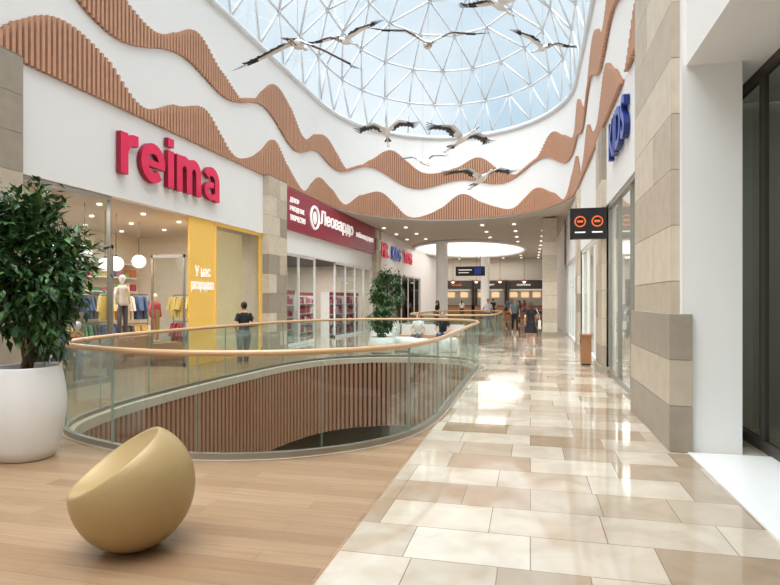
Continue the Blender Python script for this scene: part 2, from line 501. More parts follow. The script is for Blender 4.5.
for a, c in edges: b.tube([rv[a], rv[c]], 0.045, 'strut', n=6)
for p in rv: b.ball(p, 0.08, 'strut', n=8)
b.obj('roof_steel_gridshell')

b = MB(); arc = [p for p in dp if p.y >= YE - 0.06]
vs = []; fs = []
for p in arc: vs += [(p.x, p.y, ZD - 0.03), (p.x, YF, ZD - 0.03)]
for i in range(len(arc) - 1): fs.append((2 * i, 2 * i + 1, 2 * i + 3, 2 * i + 2))
b.add(vs, fs, 'ceil'); b.obj('ceiling')
b = MB()
n = 48
vs = [(-4.4 + 4.0 * math.cos(2 * math.pi * i / n), 44 + 7.0 * math.sin(2 * math.pi * i / n), ZD - 0.07) for i in range(n)]
b.add(vs, [tuple(range(n))], 'cove')
b.tube([(-4.4 + 4.05 * math.cos(2 * math.pi * i / n), 44 + 7.05 * math.sin(2 * math.pi * i / n), ZD - 0.12) for i in range(n)], 0.12, 'white2', n=6, closed=True)
b.obj('oval_ceiling_light')
b = MB()
for yy in range(30, 57, 3):
    for xx in (-7.6, -6.4, -2.4, -0.8, 0.7):
        if ((xx + 4.4) / 4.6) ** 2 + ((yy - 44) / 7.5) ** 2 < 1: continue
        b.lathe([(0.1, 0.0), (0.1, 0.05), (0.08, 0.06)], 'lampsoft', (xx, yy, ZD - 0.10), n=12)
b.obj('recessed_downlights')

# ------------------------------------------------------------------ walls
b = MB()
b.box(XL - 0.2, XL, YB, 6.3, 0, ZD, 'white')
b.box(XL - 0.2, XL, 6.3, 16.9, 3.75, ZD, 'white')
b.box(XL - 0.2, XL, 16.9, 18.3, 0, ZD, 'white')
b.box(XL - 0.2, XL, 18.3, 30.0, 3.3, ZD, 'white')
b.box(XL - 0.2, XL, 30.0, 31.0, 0, ZD, 'white')
b.box(XL - 0.2, XL, 31.0, YF, 3.3, ZD, 'white')
b.box(XL - 0.2, XL, 44.0, YF, 0, 3.3, 'white')
b.obj('wall_left')
b = MB()
b.box(XR, XR + 0.2, YB, 6.9, 4.2, ZD, 'white')
b.box(XR - 0.04, 2.2, 6.9, 9.3, 0, ZD, 'white')
b.box(2.2, 2.5, 8.4, 9.3, 0, ZD, 'white')
b.box(XR, XR + 0.2, 9.3, 13.7, 3.75, ZD, 'white')
b.box(XR, XR + 0.2, 13.7, 14.9, 0, ZD, 'white')
b.box(XR, XR + 0.2, 14.9, 30, 3.3, ZD, 'white')
b.box(XR, XR + 0.2, 20.5, 21.5, 0, 3.3, 'white')
b.box(XR, XR + 0.2, 29, YF, 0, ZD, 'white')
b.obj('wall_right')
b = MB(); b.box(XR + 0.2, 6.2, YB, 8.4, 4.2, 4.3, 'white'); b.obj('ceiling_entrance_soffit')
b = MB()
vs = [(XL, YB, 0), (XR, YB, 0)] + [tuple(bar(j, YB)) for j in range(2 * NR, -1, -1)]
b.add(vs, [tuple(range(len(vs)))], 'white'); b.box(XR, 7.5, YB - .1, YB, 0, 4.3, 'white'); b.obj('wall_back')
b = MB(); b.box(-13.4, 7.5, YF, YF + 0.1, 0, ZD, 'dark'); b.obj('wall_far')
b = MB()
b.box(-13.3, -13.2, 6, YF, 0, 3.9, 'shopwall'); b.box(-13.2, XL - 0.2, 6.1, 6.2, 0, 3.9, 'shopwall')
b.box(-13.2, XL - 0.2, 17.5, 17.6, 0, 3.9, 'shopwall'); b.box(-13.2, XL - 0.2, 30.4, 30.5, 0, 3.9, 'shopwall')
b.obj('wall_shops_left')
b = MB(); b.box(-13.3, XL - 0.2, 6, 17.55, 3.8, 3.9, 'ceil'); b.box(-13.3, XL - 0.2, 17.55, YF, 3.5, 3.9, 'dark'); b.obj('ceiling_shops_left')
b = MB()
b.box(6.1, 6.2, YB, 8.8, 0, 4.3, 'lowwall'); b.box(2.2, 6.1, 8.5, 8.6, 0, 4.3, 'lowwall')
b.box(5.6, 5.7, 9.3, 30, 0, 3.9, 'white'); b.box(XR + 0.2, 5.7, 9.2, 9.3, 0, 3.9, 'white'); b.box(XR + 0.2, 5.7, 30, 30.1, 0, 3.9, 'white')
b.obj('wall_shops_right')
b = MB(); b.box(XR + 0.2, 5.7, 9.3, 30, 3.8, 3.9, 'white'); b.obj('ceiling_shops_right')

def pilaster(x0, x1, y0, y1, z1, tones=('stoneA', 'stoneB', 'stoneC'), h=0.62, base=True):
    b = MB(); z = 0; i = 0
    b.box(x0 + 0.01, x1 - 0.01, y0 + 0.01, y1 - 0.01, 0, z1 - 0.01, 'stoneJ')
    while z < z1 - 0.05:
        zz = min(z + h, z1)
        ym = y0 + (y1 - y0) * (0.42 if i % 2 else 0.6)
        b.box(x0, x1, y0, ym - 0.004, z + 0.004, zz - 0.004, random.choice(tones))
        b.box(x0, x1, ym + 0.004, y1, z + 0.004, zz - 0.004, random.choice(tones))
        z = zz; i += 1
    e = 0.035
    if base: b.box(x0 - e, x1 + e, y0 - e, y1 + e, 0, 0.16, 'stoneC')
    return b
pilaster(XL - 0.02, XL + 0.2, 6.2, 7.75, 5.62, ('stoneC', 'stoneB')).obj('stone_pilaster')
pilaster(XL - 0.02, XL + 0.2, 16.85, 18.25, 5.62).obj('stone_pilaster')
pb = pilaster(XR - 0.13, XR - 0.02, 7.0, 9.3, 6.7, ('stoneA', 'stoneA', 'stoneB'), base=False)
for i in range(3):
    z = i * 0.5
    pb.box(XR - 0.18, XR + 0.05, 6.84, 9.34, z + 0.004, z + 0.496, ('stoneC', 'stoneB', 'stoneC')[i])
pb.box(XR - 0.175, XR + 0.045, 6.845, 9.335, 0, 1.49, 'stoneJ')
pb.obj('stone_pilaster')
pilaster(XR - 0.1, XR + 0.05, 13.7, 14.9, 5.5).obj('stone_pilaster')
pilaster(XR - 0.1, XR + 0.05, 20.5, 21.5, 5.4).obj('stone_pilaster')
pilaster(XL - 0.02, XL + 0.2, 30.0, 31.0, 5.45).obj('stone_pilaster')

# ------------------------------------------------------------------ storefronts
wi = [0]
def window(x, y0, y1, z0, z1, n, frame='steel', gl='glass', fw=0.05):
    wi[0] += 1
    b = MB()
    b.box(x - 0.05, x + 0.05, y0, y1, z1 - 0.08, z1, frame); b.box(x - 0.05, x + 0.05, y0, y1, z0, z0 + 0.1, frame)
    for i in range(n + 1):
        yy = y0 + (y1 - y0) * i / n
        b.box(x - 0.04, x + 0.04, max(y0, yy - fw / 2), min(y1, yy + fw / 2), z0, z1, frame)
    b.add([(x, y0, z0), (x, y1, z0), (x, y1, z1), (x, y0, z1)], [(0, 1, 2, 3)], gl)
    return b.obj('window_%d' % wi[0])
window(XL - 0.1, 7.75, 10.1, 0, 3.75, 1)
window(XL - 0.1, 14.1, 16.85, 0, 3.75, 1, 'yellow', fw=0.14)
window(XL - 0.1, 18.3, 21.6, 0, 3.3, 2, 'white2', fw=0.07)
window(XL - 0.1, 24.0, 30.0, 0, 3.3, 4, 'white2', fw=0.07)
window(XL - 0.1, 31.0, 44.0, 0, 3.3, 6, 'white2')
window(XR + 0.08, 9.34, 13.7, 0, 3.75, 3, 'steel')
window(XR + 0.08, 14.9, 20.5, 0, 3.3, 3, 'white2')
window(XR + 0.08, 21.5, 29.0, 0, 3.3, 5, 'white2')
window(2.5, 1.0, 8.4, 0, 4.2, 6, 'dark', 'darkglass', fw=0.05)
for i, (yy, s) in enumerate(((10.2, 1), (12.75, -1))):
    b = MB()
    b.box(XL - 1.05, XL - 0.1, yy - 0.02, yy + 0.02, 0.0, 0.09, 'steel'); b.box(XL - 1.05, XL - 0.1, yy - 0.02, yy + 0.02, 2.7, 2.78, 'steel')
    b.box(XL - 0.15, XL - 0.1, yy - 0.02, yy + 0.02, 0.0, 2.78, 'steel'); b.box(XL - 1.05, XL - 1.0, yy - 0.02, yy + 0.02, 0.0, 2.78, 'steel')
    b.add([(XL - 1.0, yy, 0.09), (XL - 0.15, yy, 0.09), (XL - 0.15, yy, 2.7), (XL - 1.0, yy, 2.7)], [(0, 1, 2, 3)], 'glass')
    b.box(XL - 0.9, XL - 0.86, yy - 0.06, yy + 0.06, 0.9, 1.4, 'steel')
    b.obj('door_%d' % (i + 1))
b = MB(); b.box(XL - 0.12, XL - 0.06, 12.9, 14.05, 0.0, 3.74, 'yellow')
pr = b.obj('sale_poster')
text('line_a', 'У нас', (XL - 0.05, 13.12, 2.25), 0.72, 0.28, 'signwhite', depth=0.01, bold=0.015, parent=pr)
text('line_b', 'распродажа', (XL - 0.05, 12.94, 1.85), 1.06, 0.27, 'signwhite', depth=0.01, bold=0.015, parent=pr)
b = MB(); b.box(XL - 0.75, XL - 0.7, 14.15, 16.8, 0.0, 3.7, 'cream'); b.box(XL - 0.69, XL - 0.66, 14.15, 14.9, 0.0, 3.7, 'yellow'); b.obj('window_display_panel')

# big lowercase channel letters drawn as thick strokes (reading along +Y on the left wall)
def arc_pts(cx, cy, rx, ry, a0, a1, n=16):
    return [(cx + rx * math.cos(R(a0 + (a1 - a0) * i / n)), cy + ry * math.sin(R(a0 + (a1 - a0) * i / n))) for i in range(n + 1)]
def stroke(b, pts, w, X0, X1, Y0, Z0, s):
    P = [Vector(p) for p in pts]; L = []; Rr_ = []
    for i, p in enumerate(P):
        t = (P[min(i + 1, len(P) - 1)] - P[max(i - 1, 0)]).normalized(); nrm = Vector((-t.y, t.x)) * w / 2
        L.append(p + nrm); Rr_.append(p - nrm)
    def pt(q, X): return (X, Y0 + q.x * s, Z0 + q.y * s)
    vs = [pt(q, X1) for q in L] + [pt(q, X1) for q in Rr_] + [pt(q, X0) for q in L] + [pt(q, X0) for q in Rr_]
    n = len(P); front = []; side = []
    for i in range(n - 1):
        front.append((i, n + i, n + i + 1, i + 1))
        side.append((i, i + 1, 2 * n + i + 1, 2 * n + i)); side.append((n + i, 3 * n + i, 3 * n + i + 1, n + i + 1))
    side.append((0, 2 * n, 3 * n, n)); side.append((n - 1, 2 * n - 1, 4 * n - 1, 3 * n - 1))
    b.add(vs, front, 'red'); b.add(vs, side, 'redside_shade')
root = empty('store_sign', (XL + 0.1, 12.2, 4.22))
b = MB(); W = 0.27; S = 0.85; y0 = 10.15; z0 = 4.24; xo = 0
def st(pts, w=W): stroke(b, [(px + xo, py) for px, py in pts], w, XL + 0.02, XL + 0.13 + 0.002 * random.random(), y0, z0, S)
st([(.13, 0), (.13, 1.0)]); st(arc_pts(.52, .5, .39, .38, 175, 92)); st([(.50, .88), (.64, .88)], .27)
xo = .76
st(arc_pts(.48, .5, .36, .375, 5, 315, 26)); st([(.18, .48), (.96, .48)], .17)
xo = 1.86
st([(.13, 0), (.13, 1.0)]); st([(.13, 1.11), (.13, 1.34)], .27)
xo = 2.26
st([(.13, 0), (.13, 1.0)]); st(arc_pts(.37, .6, .24, .28, 175, 0)); st([(.61, .62), (.61, 0)]); st(arc_pts(.85, .6, .24, .28, 175, 0)); st([(1.09, .62), (1.09, 0)])
xo = 3.62
st(arc_pts(.45, .56, .32, .33, 150, 0, 12)); st([(.77, .58), (.77, 0)]); st(arc_pts(.46, .29, .32, .185, 70, 380, 24), .19)
b.obj('letters', root)

b = MB(); b.box(XL, XL + 0.14, 18.3, 29.9, 4.1, 5.5, 'maroon')
pr = b.obj('store_sign')
text('name', 'Леовардо', (XL + 0.16, 21.6, 4.5), 4.3, 0.7, 'signwhite', depth=0.04, bold=0.008, parent=pr)
for i, t in enumerate(('ДЕКОР', 'РУКОДЕЛИЕ', 'ТВОРЧЕСТВО')):
    text('small_%d' % i, t, (XL + 0.16, 18.6, 5.02 - i * 0.3), (0.8, 1.3, 1.4)[i], 0.2, 'signwhite', depth=0.02, bold=0.01, parent=pr)
text('tag', 'хобби-гипермаркет', (XL + 0.16, 26.4, 4.6), 3.1, 0.34, 'signwhite', depth=0.03, bold=0.005, parent=pr)
b = MB(); ring = [(XL + 0.17, 20.95 + 0.42 * math.cos(a * math.pi / 12), 4.8 + 0.42 * math.sin(a * math.pi / 12)) for a in range(24)]
b.tube(ring, 0.05, 'signwhite', n=6, closed=True); b.ball((XL + 0.17, 20.95, 4.8), (0.03, 0.2, 0.25), 'signwhite')
b.obj('logo', pr)
root = empty('store_sign', (XL + 0.1, 33, 4.0))
text('letters_a', 'MR.', (XL + 0.1, 31.4, 4.1), 1.8, 0.8, 'red', depth=0.1, bold=.015, parent=root)
text('letters_b', 'KIDS', (XL + 0.1, 34.0, 4.1), 2.4, 0.8, 'blue', depth=0.1, bold=.015, parent=root)
text('letters_c', 'TOYS', (XL + 0.1, 37.4, 4.1), 2.6, 0.8, 'red', depth=0.1, bold=.015, parent=root)
root = empty('store_sign', (XR - 0.1, 11.6, 4.35))
text('letters', 'KIDS', (XR - 0.06, 12.5, 4.45), 2.0, 0.75, 'blue', 'R', depth=0.1, bold=0.02, parent=root, side='blueside_shade')
b = MB(); b.box(0.86, XR - 0.02, 13.45, 13.62, 3.0, 3.68, 'black')
pr = b.obj('projecting_sign')
b = MB()
for i, xx in enumerate((1.07, 1.43)):
    ring = [(xx + 0.11 * math.cos(a * math.pi / 8), 13.435, 3.38 + 0.11 * math.sin(a * math.pi / 8)) for a in range(16)]
    b.tube(ring, 0.016, 'orange', n=6, closed=True)
    b.box(xx - 0.06, xx + 0.06, 13.43, 13.445, 3.36, 3.41, 'orange'); b.box(xx - 0.11, xx + 0.11, 13.435, 13.445, 3.13, 3.16, 'signwhite')
b.obj('pictograms', pr)

def area(name, loc, sx, sy, e, col=(1, 0.95, 0.89)):
    l = bpy.data.lights.new(name, 'AREA'); l.shape = 'RECTANGLE'; l.size = sx; l.size_y = sy; l.energy = e; l.color = col
    o = bpy.data.objects.new(name, l); COL.objects.link(o); o.location = loc; return o
for (x, y, z, sx, sy, e) in [(-10.6, 9.5, 3.7, 3, 3, 140), (-10.6, 13.5, 3.7, 3, 3, 140), (-10.4, 21, 3.4, 3, 4, 110), (-10.4, 27, 3.4, 3, 4, 110), (-10.4, 36, 3.4, 3, 6, 90),  # unseen area lights added to brighten the interiors
                             (3.6, 11.5, 3.7, 2, 3, 120), (3.6, 18, 3.7, 2, 4, 110), (3.6, 25, 3.7, 2, 4, 100), (4.4, 5, 4.1, 2, 5, 80),
                             (-4.4, 34, 5.3, 6, 2, 70), (-4.4, 44, 5.25, 7, 10, 90), (-4.4, 53, 5.3, 8, 3, 120),
                             (-9.5, 12, -2.1, 3, 8, 130), (-3.5, 19, -2.1, 3, 2, 80), (2, 12, -2.1, 3, 8, 130)]:  # lower-level lights, out of view, added to brighten the void slats
    area('ceiling_fill_light', (x, y, z), sx, sy, e)
b = MB()
for yy in (8, 9.5, 11, 12.5, 14, 15.5):
    for xx in (-9.3, -10.8, -12.3):
        b.lathe([(0.06, 0), (0.06, 0.04), (0.05, 0.05)], 'lampsoft', (xx, yy, 3.75), n=10)
b.obj('recessed_downlights')

for (x, y, z, r) in [(-9.6, 10.9, 2.72, .16), (-9.9, 11.9, 2.5, .16), (-10.0, 12.4, 2.55, .18), (-10.4, 13.8, 2.7, .18), (-10.6, 11.2, 2.8, .16), (-10.2, 9.9, 2.7, .18)]:
    b = MB(); b.ball((x, y, z), r, 'lampsoft', n=20); b.tube([(x, y, z + r), (x, y, 3.8)], 0.008, 'black', n=5); b.lathe([(0.05, 0), (0.03, 0.05)], 'black', (x, y, z + r - 0.01), n=10)
    b.obj('globe_pendant_lamp')

def garment(b, c, k, s=1.0, rz=0.0):
    Mx = Matrix.Rotation(rz, 3, 'Z'); c = Vector(c)
    pr = [(-0.13, 0), (0.13, 0), (0.2, -0.02), (0.3, -0.38), (0.22, -0.4), (0.17, -0.17), (0.18, -0.62), (-0.18, -0.62), (-0.17, -0.17), (-0.22, -0.4), (-0.3, -0.38), (-0.2, -0.02)]
    vs = [c + Mx @ Vector((x * s, -0.035, z * s)) for x, z in pr] + [c + Mx @ Vector((x * s, 0.035, z * s)) for x, z in pr]
    n = len(pr); fs = [(0, 1, 2, 5, 6, 7, 8, 11)[::-1], (2, 3, 4, 5)[::-1], (8, 9, 10, 11)[::-1], (12, 13, 14, 17, 18, 19, 20, 23), (14, 15, 16, 17), (20, 21, 22, 23)]
    fs += [(i, (i + 1) % n, n + (i + 1) % n, n + i) for i in range(n)]
    b.add(vs, fs, k)
def rack(x, y, rz=0):
    b = MB()
    for sx in (-0.75, 0.75):
        b.tube([(sx, 0, 0.02), (sx, 0, 1.8)], 0.018, 'steel', n=6); b.tube([(sx, -0.28, 0.02), (sx, 0.28, 0.02)], 0.018, 'steel', n=6)
    b.tube([(-0.75, 0, 1.8), (0.75, 0, 1.8)], 0.018, 'steel', n=6); b.tube([(-0.75, 0, 0.98), (0.75, 0, 0.98)], 0.014, 'steel', n=6)
    ks = [random.choice(range(10)) for _ in range(4)]
    for i in range(13):
        garment(b, (-0.66 + i * 0.11, 0, 1.75), 'g%d' % ks[i // 4], 1.05, R((82 if i % 4 else 25) + random.uniform(-8, 8)))
        garment(b, (-0.66 + i * 0.11, 0, 0.93), 'g%d' % ks[(i // 4 + 2) % 4], 1.05, R(82 + random.uniform(-8, 8)))
    b.obj('clothing_rack', M4=Matrix.Translation((x, y, 0)) @ Matrix.Rotation(rz, 4, 'Z'))
for x, y, rz in [(-9.4, 8.8, 1.5), (-10.6, 8.4, 1.5), (-10.5, 10.6, 1.4), (-11.6, 11.8, 1.4), (-11.0, 14.0, 1.3), (-10.2, 16.2, 0.0), (-12.4, 8.6, 1.57), (-12.5, 14.6, 1.57), (-12.6, 10.6, 1.57)]:
    rack(x, y, rz)
b = MB()
for z in (1.9, 2.35, 2.8): b.box(-13.18, -12.85, 7, 17, z, z + 0.04, 'white2')
yy = 7.2
while yy < 16.8:
    for z in (1.94, 2.39):
        b.box(-13.15, -12.9, yy, yy + 0.26, z, z + random.uniform(0.1, 0.3), 'g%d' % random.randrange(10))
    yy += 0.34
b.obj('wall_shelf')

def mannequin(x, y, rz, top, bot, h=1.2, z=0.0):
    s = h / 1.7; b = MB()
    if z > 0: b.box(-.5 / s, .5 / s, -.5 / s, .5 / s, -z / s, 0, 'woodbox')
    b.lathe([(0.01, 1.44), (0.05, 1.45), (0.045, 1.5), (0.085, 1.56), (0.095, 1.62), (0.08, 1.69), (0.03, 1.73)], 'white2', n=14)
    b.lathe([(0.15, 0.86), (0.165, 0.95), (0.13, 1.08), (0.15, 1.25), (0.17, 1.36), (0.09, 1.43), (0.05, 1.46)], top, n=16)
    for sx in (-1, 1):
        b.tube([(sx * 0.17, 0, 1.37), (sx * 0.23, -0.02, 1.12), (sx * 0.22, 0.05, 0.9)], [0.055, 0.042, 0.03], top, n=8)
        b.ball((sx * 0.22, 0.07, 0.83), (0.025, 0.04, 0.07), 'white2', n=8)
        b.tube([(sx * 0.08, 0, 0.92), (sx * 0.1, 0.01, 0.5), (sx * 0.1, 0, 0.06)], [0.09, 0.065, 0.05], bot, n=10)
        b.ball((sx * 0.1, 0.05, 0.05), (0.045, 0.11, 0.04), 'white2', n=8)
    b.lathe([(0.28, 0.0), (0.28, 0.015), (0.26, 0.02)], 'steel', n=20)
    b.obj('mannequin', M4=Matrix.Translation((x, y, z)) @ Matrix.Rotation(rz, 4, 'Z') @ Matrix.Scale(s, 4))
mannequin(-9.9, 12.5, -1.8, 'g7', 'g6', 1.5, 0.75)
mannequin(-9.9, 13.8, -1.8, 'g0', 'g8', 1.3, 0.5)
mannequin(-8.75, 9.75, -1.5, 'g8', 'g2', 1.2)
mannequin(2.3, 10.6, 1.6, 'g7', 'g7', 1.6); mannequin(2.3, 12.2, 1.6, 'g7', 'g6', 1.6); mannequin(2.3, 16.2, 1.6, 'g4', 'g7', 1.6)
mannequin(3.6, 2.6, 1.3, 'g6', 'g6', 1.7)

def goods_shelf(x, y, rz, L=2.0, cols=('g0', 'g5', 'maroon', 'maroon', 'g7')):
    b = MB()
    for sx in (-L / 2, L / 2): b.box(sx - 0.02, sx + 0.02, -0.2, 0.2, 0, 2.0, 'white2')
    b.box(-L / 2, L / 2, 0.17, 0.2, 0, 2.0, 'white2')
    for z in (0.1, 0.55, 1.0, 1.45): 
        b.box(-L / 2, L / 2, -0.2, 0.2, z, z + 0.03, 'white2')
        xx = -L / 2 + 0.06
        while xx < L / 2 - 0.2:
            w = random.uniform(0.1, 0.2); b.box(xx, xx + w, -0.17, 0.12, z + 0.03, z + random.uniform(0.2, 0.38), random.choice(cols)); xx += w + 0.02
    b.box(-L / 2, L / 2, -0.22, -0.18, 1.85, 2.0, 'maroon')
    b.obj('goods_shelf', M4=Matrix.Translation((x, y, 0)) @ Matrix.Rotation(rz, 4, 'Z'))
for x, y in [(-8.8, 19.3), (-8.8, 25.2), (-8.8, 27.6), (-10.6, 20.5), (-10.6, 23), (-10.6, 26), (-12.6, 19.5), (-12.6, 22), (-12.6, 24.5), (-12.6, 27), (-12.6, 29), (-9.2, 34), (-9.2, 38)]:
    goods_shelf(x, y, R(90))
for x, y in [(5.2, 11), (5.2, 13.5), (5.2, 17), (5.2, 24)]:
    goods_shelf(x, y, R(-90), cols=('g7', 'g4', 'g6', 'g7'))

# ------------------------------------------------------------------ planters
def leaves(b, c, r, n, size, zmin=None, seed=1):
    rnd = random.Random(seed); c = Vector(c)
    clumps = []
    for _ in range(max(14, n // 60)):
        while True:
            p = Vector((rnd.uniform(-1, 1), rnd.uniform(-1, 1), rnd.uniform(-1, 1)))
            if 0.35 < p.length < 0.95: break
        clumps.append(Vector((p.x * r[0], p.y * r[1], p.z * r[2])))
    for i in range(n):
        q = rnd.choice(clumps); p = q + Vector((rnd.gauss(0, 1) * r[0], rnd.gauss(0, 1) * r[1], rnd.gauss(0, 1) * r[2] * 0.8)) * 0.17
        d = Vector((rnd.uniform(-1, 1), rnd.uniform(-1, 1), rnd.uniform(-1.2, 0.5))) + p.normalized() * 0.8
        d.normalize(); sd = d.cross(Vector((rnd.uniform(-.3, .3), rnd.uniform(-.3, .3), 1))).normalized(); up = sd.cross(d)
        L = size * rnd.uniform(0.7, 1.25); w = L * 0.24; o = c + p
        vs = [o, o + d * L * 0.35 + sd * w + up * L * .05, o + d * L - up * L * 0.12, o + d * L * 0.35 - sd * w + up * L * .05, o + d * L * 0.45 - up * L * 0.02]
        b.add(vs, [(0, 1, 4), (1, 2, 4), (2, 3, 4), (3, 0, 4)], 'leaf1' if rnd.random() < 0.58 else 'leaf2')
    return clumps
def planter(x, y, r, h, folc, folr, nleaf, lsize, seed=1, name='potted_ficus_tree'):
    root = empty(name, (x, y, 0))
    b = MB()
    prof = [(0.60, 0.0), (0.68, 0.01), (0.80, 0.12), (0.93, 0.32), (0.99, 0.5), (1.0, 0.62), (0.97, 0.78), (0.90, 0.93), (0.875, 0.985), (0.86, 1.0), (0.83, 1.0), (0.81, 0.985), (0.82, 0.93), (0.8, 0.92)]
    b.lathe([(a * r, z * h) for a, z in prof], 'pot', (x, y, 0), n=48); b.obj('pot', root)
    b = MB(); b.lathe([(r * 0.82, h * 0.9), (r * 0.82, h * 0.935), (r * 0.4, h * 0.95), (0.01, h * 0.955)], 'soil', (x, y, 0), n=32); b.obj('soil', root)
    b = MB(); cl = leaves(b, (x + folc[0], y + folc[1], folc[2]), folr, nleaf, lsize, seed=seed); b.obj('foliage', root)
    b = MB(); top = folc[2] - folr[2] * 0.5
    for k in range(3):
        pts = []
        for i in range(9):
            t = i / 8; a = 2.1 * k + t * 4
            pts.append((x + 0.035 * math.cos(a) * (1 + t) + folc[0] * t, y + 0.035 * math.sin(a) * (1 + t) + folc[1] * t, h * 0.93 + (top - h * 0.93) * t))
        b.tube(pts, [0.028 - 0.01 * i / 8 for i in range(9)], 'bark', n=7)
    t0 = Vector((x + folc[0], y + folc[1], top)); cc = Vector((x + folc[0], y + folc[1], folc[2]))
    for q in cl[:26]:
        e = cc + q; mid = t0.lerp(e, 0.5) + Vector((0, 0, 0.08))
        b.tube([t0, mid, e], [0.014, 0.009, 0.004], 'bark', n=5)
    b.obj('trunk', root)
planter(-5.14, 5.02, 0.375, 0.96, (0.05, 0.0, 1.98), (0.56, 0.46, 0.80), 5400, 0.12, 3)
planter(-4.5, 17.5, 0.42, 0.5, (0, 0, 0.98), (0.4, 0.4, 0.5), 1500, 0.12, 5)
planter(-5.4, 21.9, 0.5, 0.85, (0, 0, 1.95), (0.62, 0.6, 0.85), 2200, 0.15, 8)
planter(-5.0, 19.4, 0.4, 0.6, (0, 0, 1.0), (0.35, 0.35, 0.4), 900, 0.12, 9)

# ------------------------------------------------------------------ khaki gold seat
def gold_seat(x, y):
    b = MB(); Rr = 0.395
    n = Vector((-0.43, -0.34, 0.84)).normalized()
    a = n.cross(Vector((0, 1, 0))).normalized(); c = n.cross(a)
    Mx = Matrix((a, c, n)).transposed()
    h = 0.205; rim = math.sqrt(Rr * Rr - h * h)
    prof = []
    for i in range(0, 13):
        t = i / 12; prof.append((max(0.002, (rim - 0.04) * t), h - 0.10 * (1 - t * t) - 0.014))
    prof += [(rim - 0.030, h - 0.004), (rim - 0.018, h + 0.003), (rim - 0.006, h + 0.002), (rim + 0.002, h - 0.008)]
    a0 = math.asin(h / Rr) - 0.04
    for i in range(1, 41):
        ph = a0 - (a0 + math.pi / 2) * i / 40
        prof.append((max(0.002, Rr * math.cos(ph)), Rr * math.sin(ph)))
    b.lathe(prof[::-1], 'gold', (0, 0, 0), n=80, Mx=Mx)
    for v in b.v:       # slightly tall egg, flattened foot
        v.z = max(v.z * 1.06, -0.40) + 0.40
        v.x += x; v.y += y
    b.obj('egg_shaped_seat')
gold_seat(-2.59, 3.38)

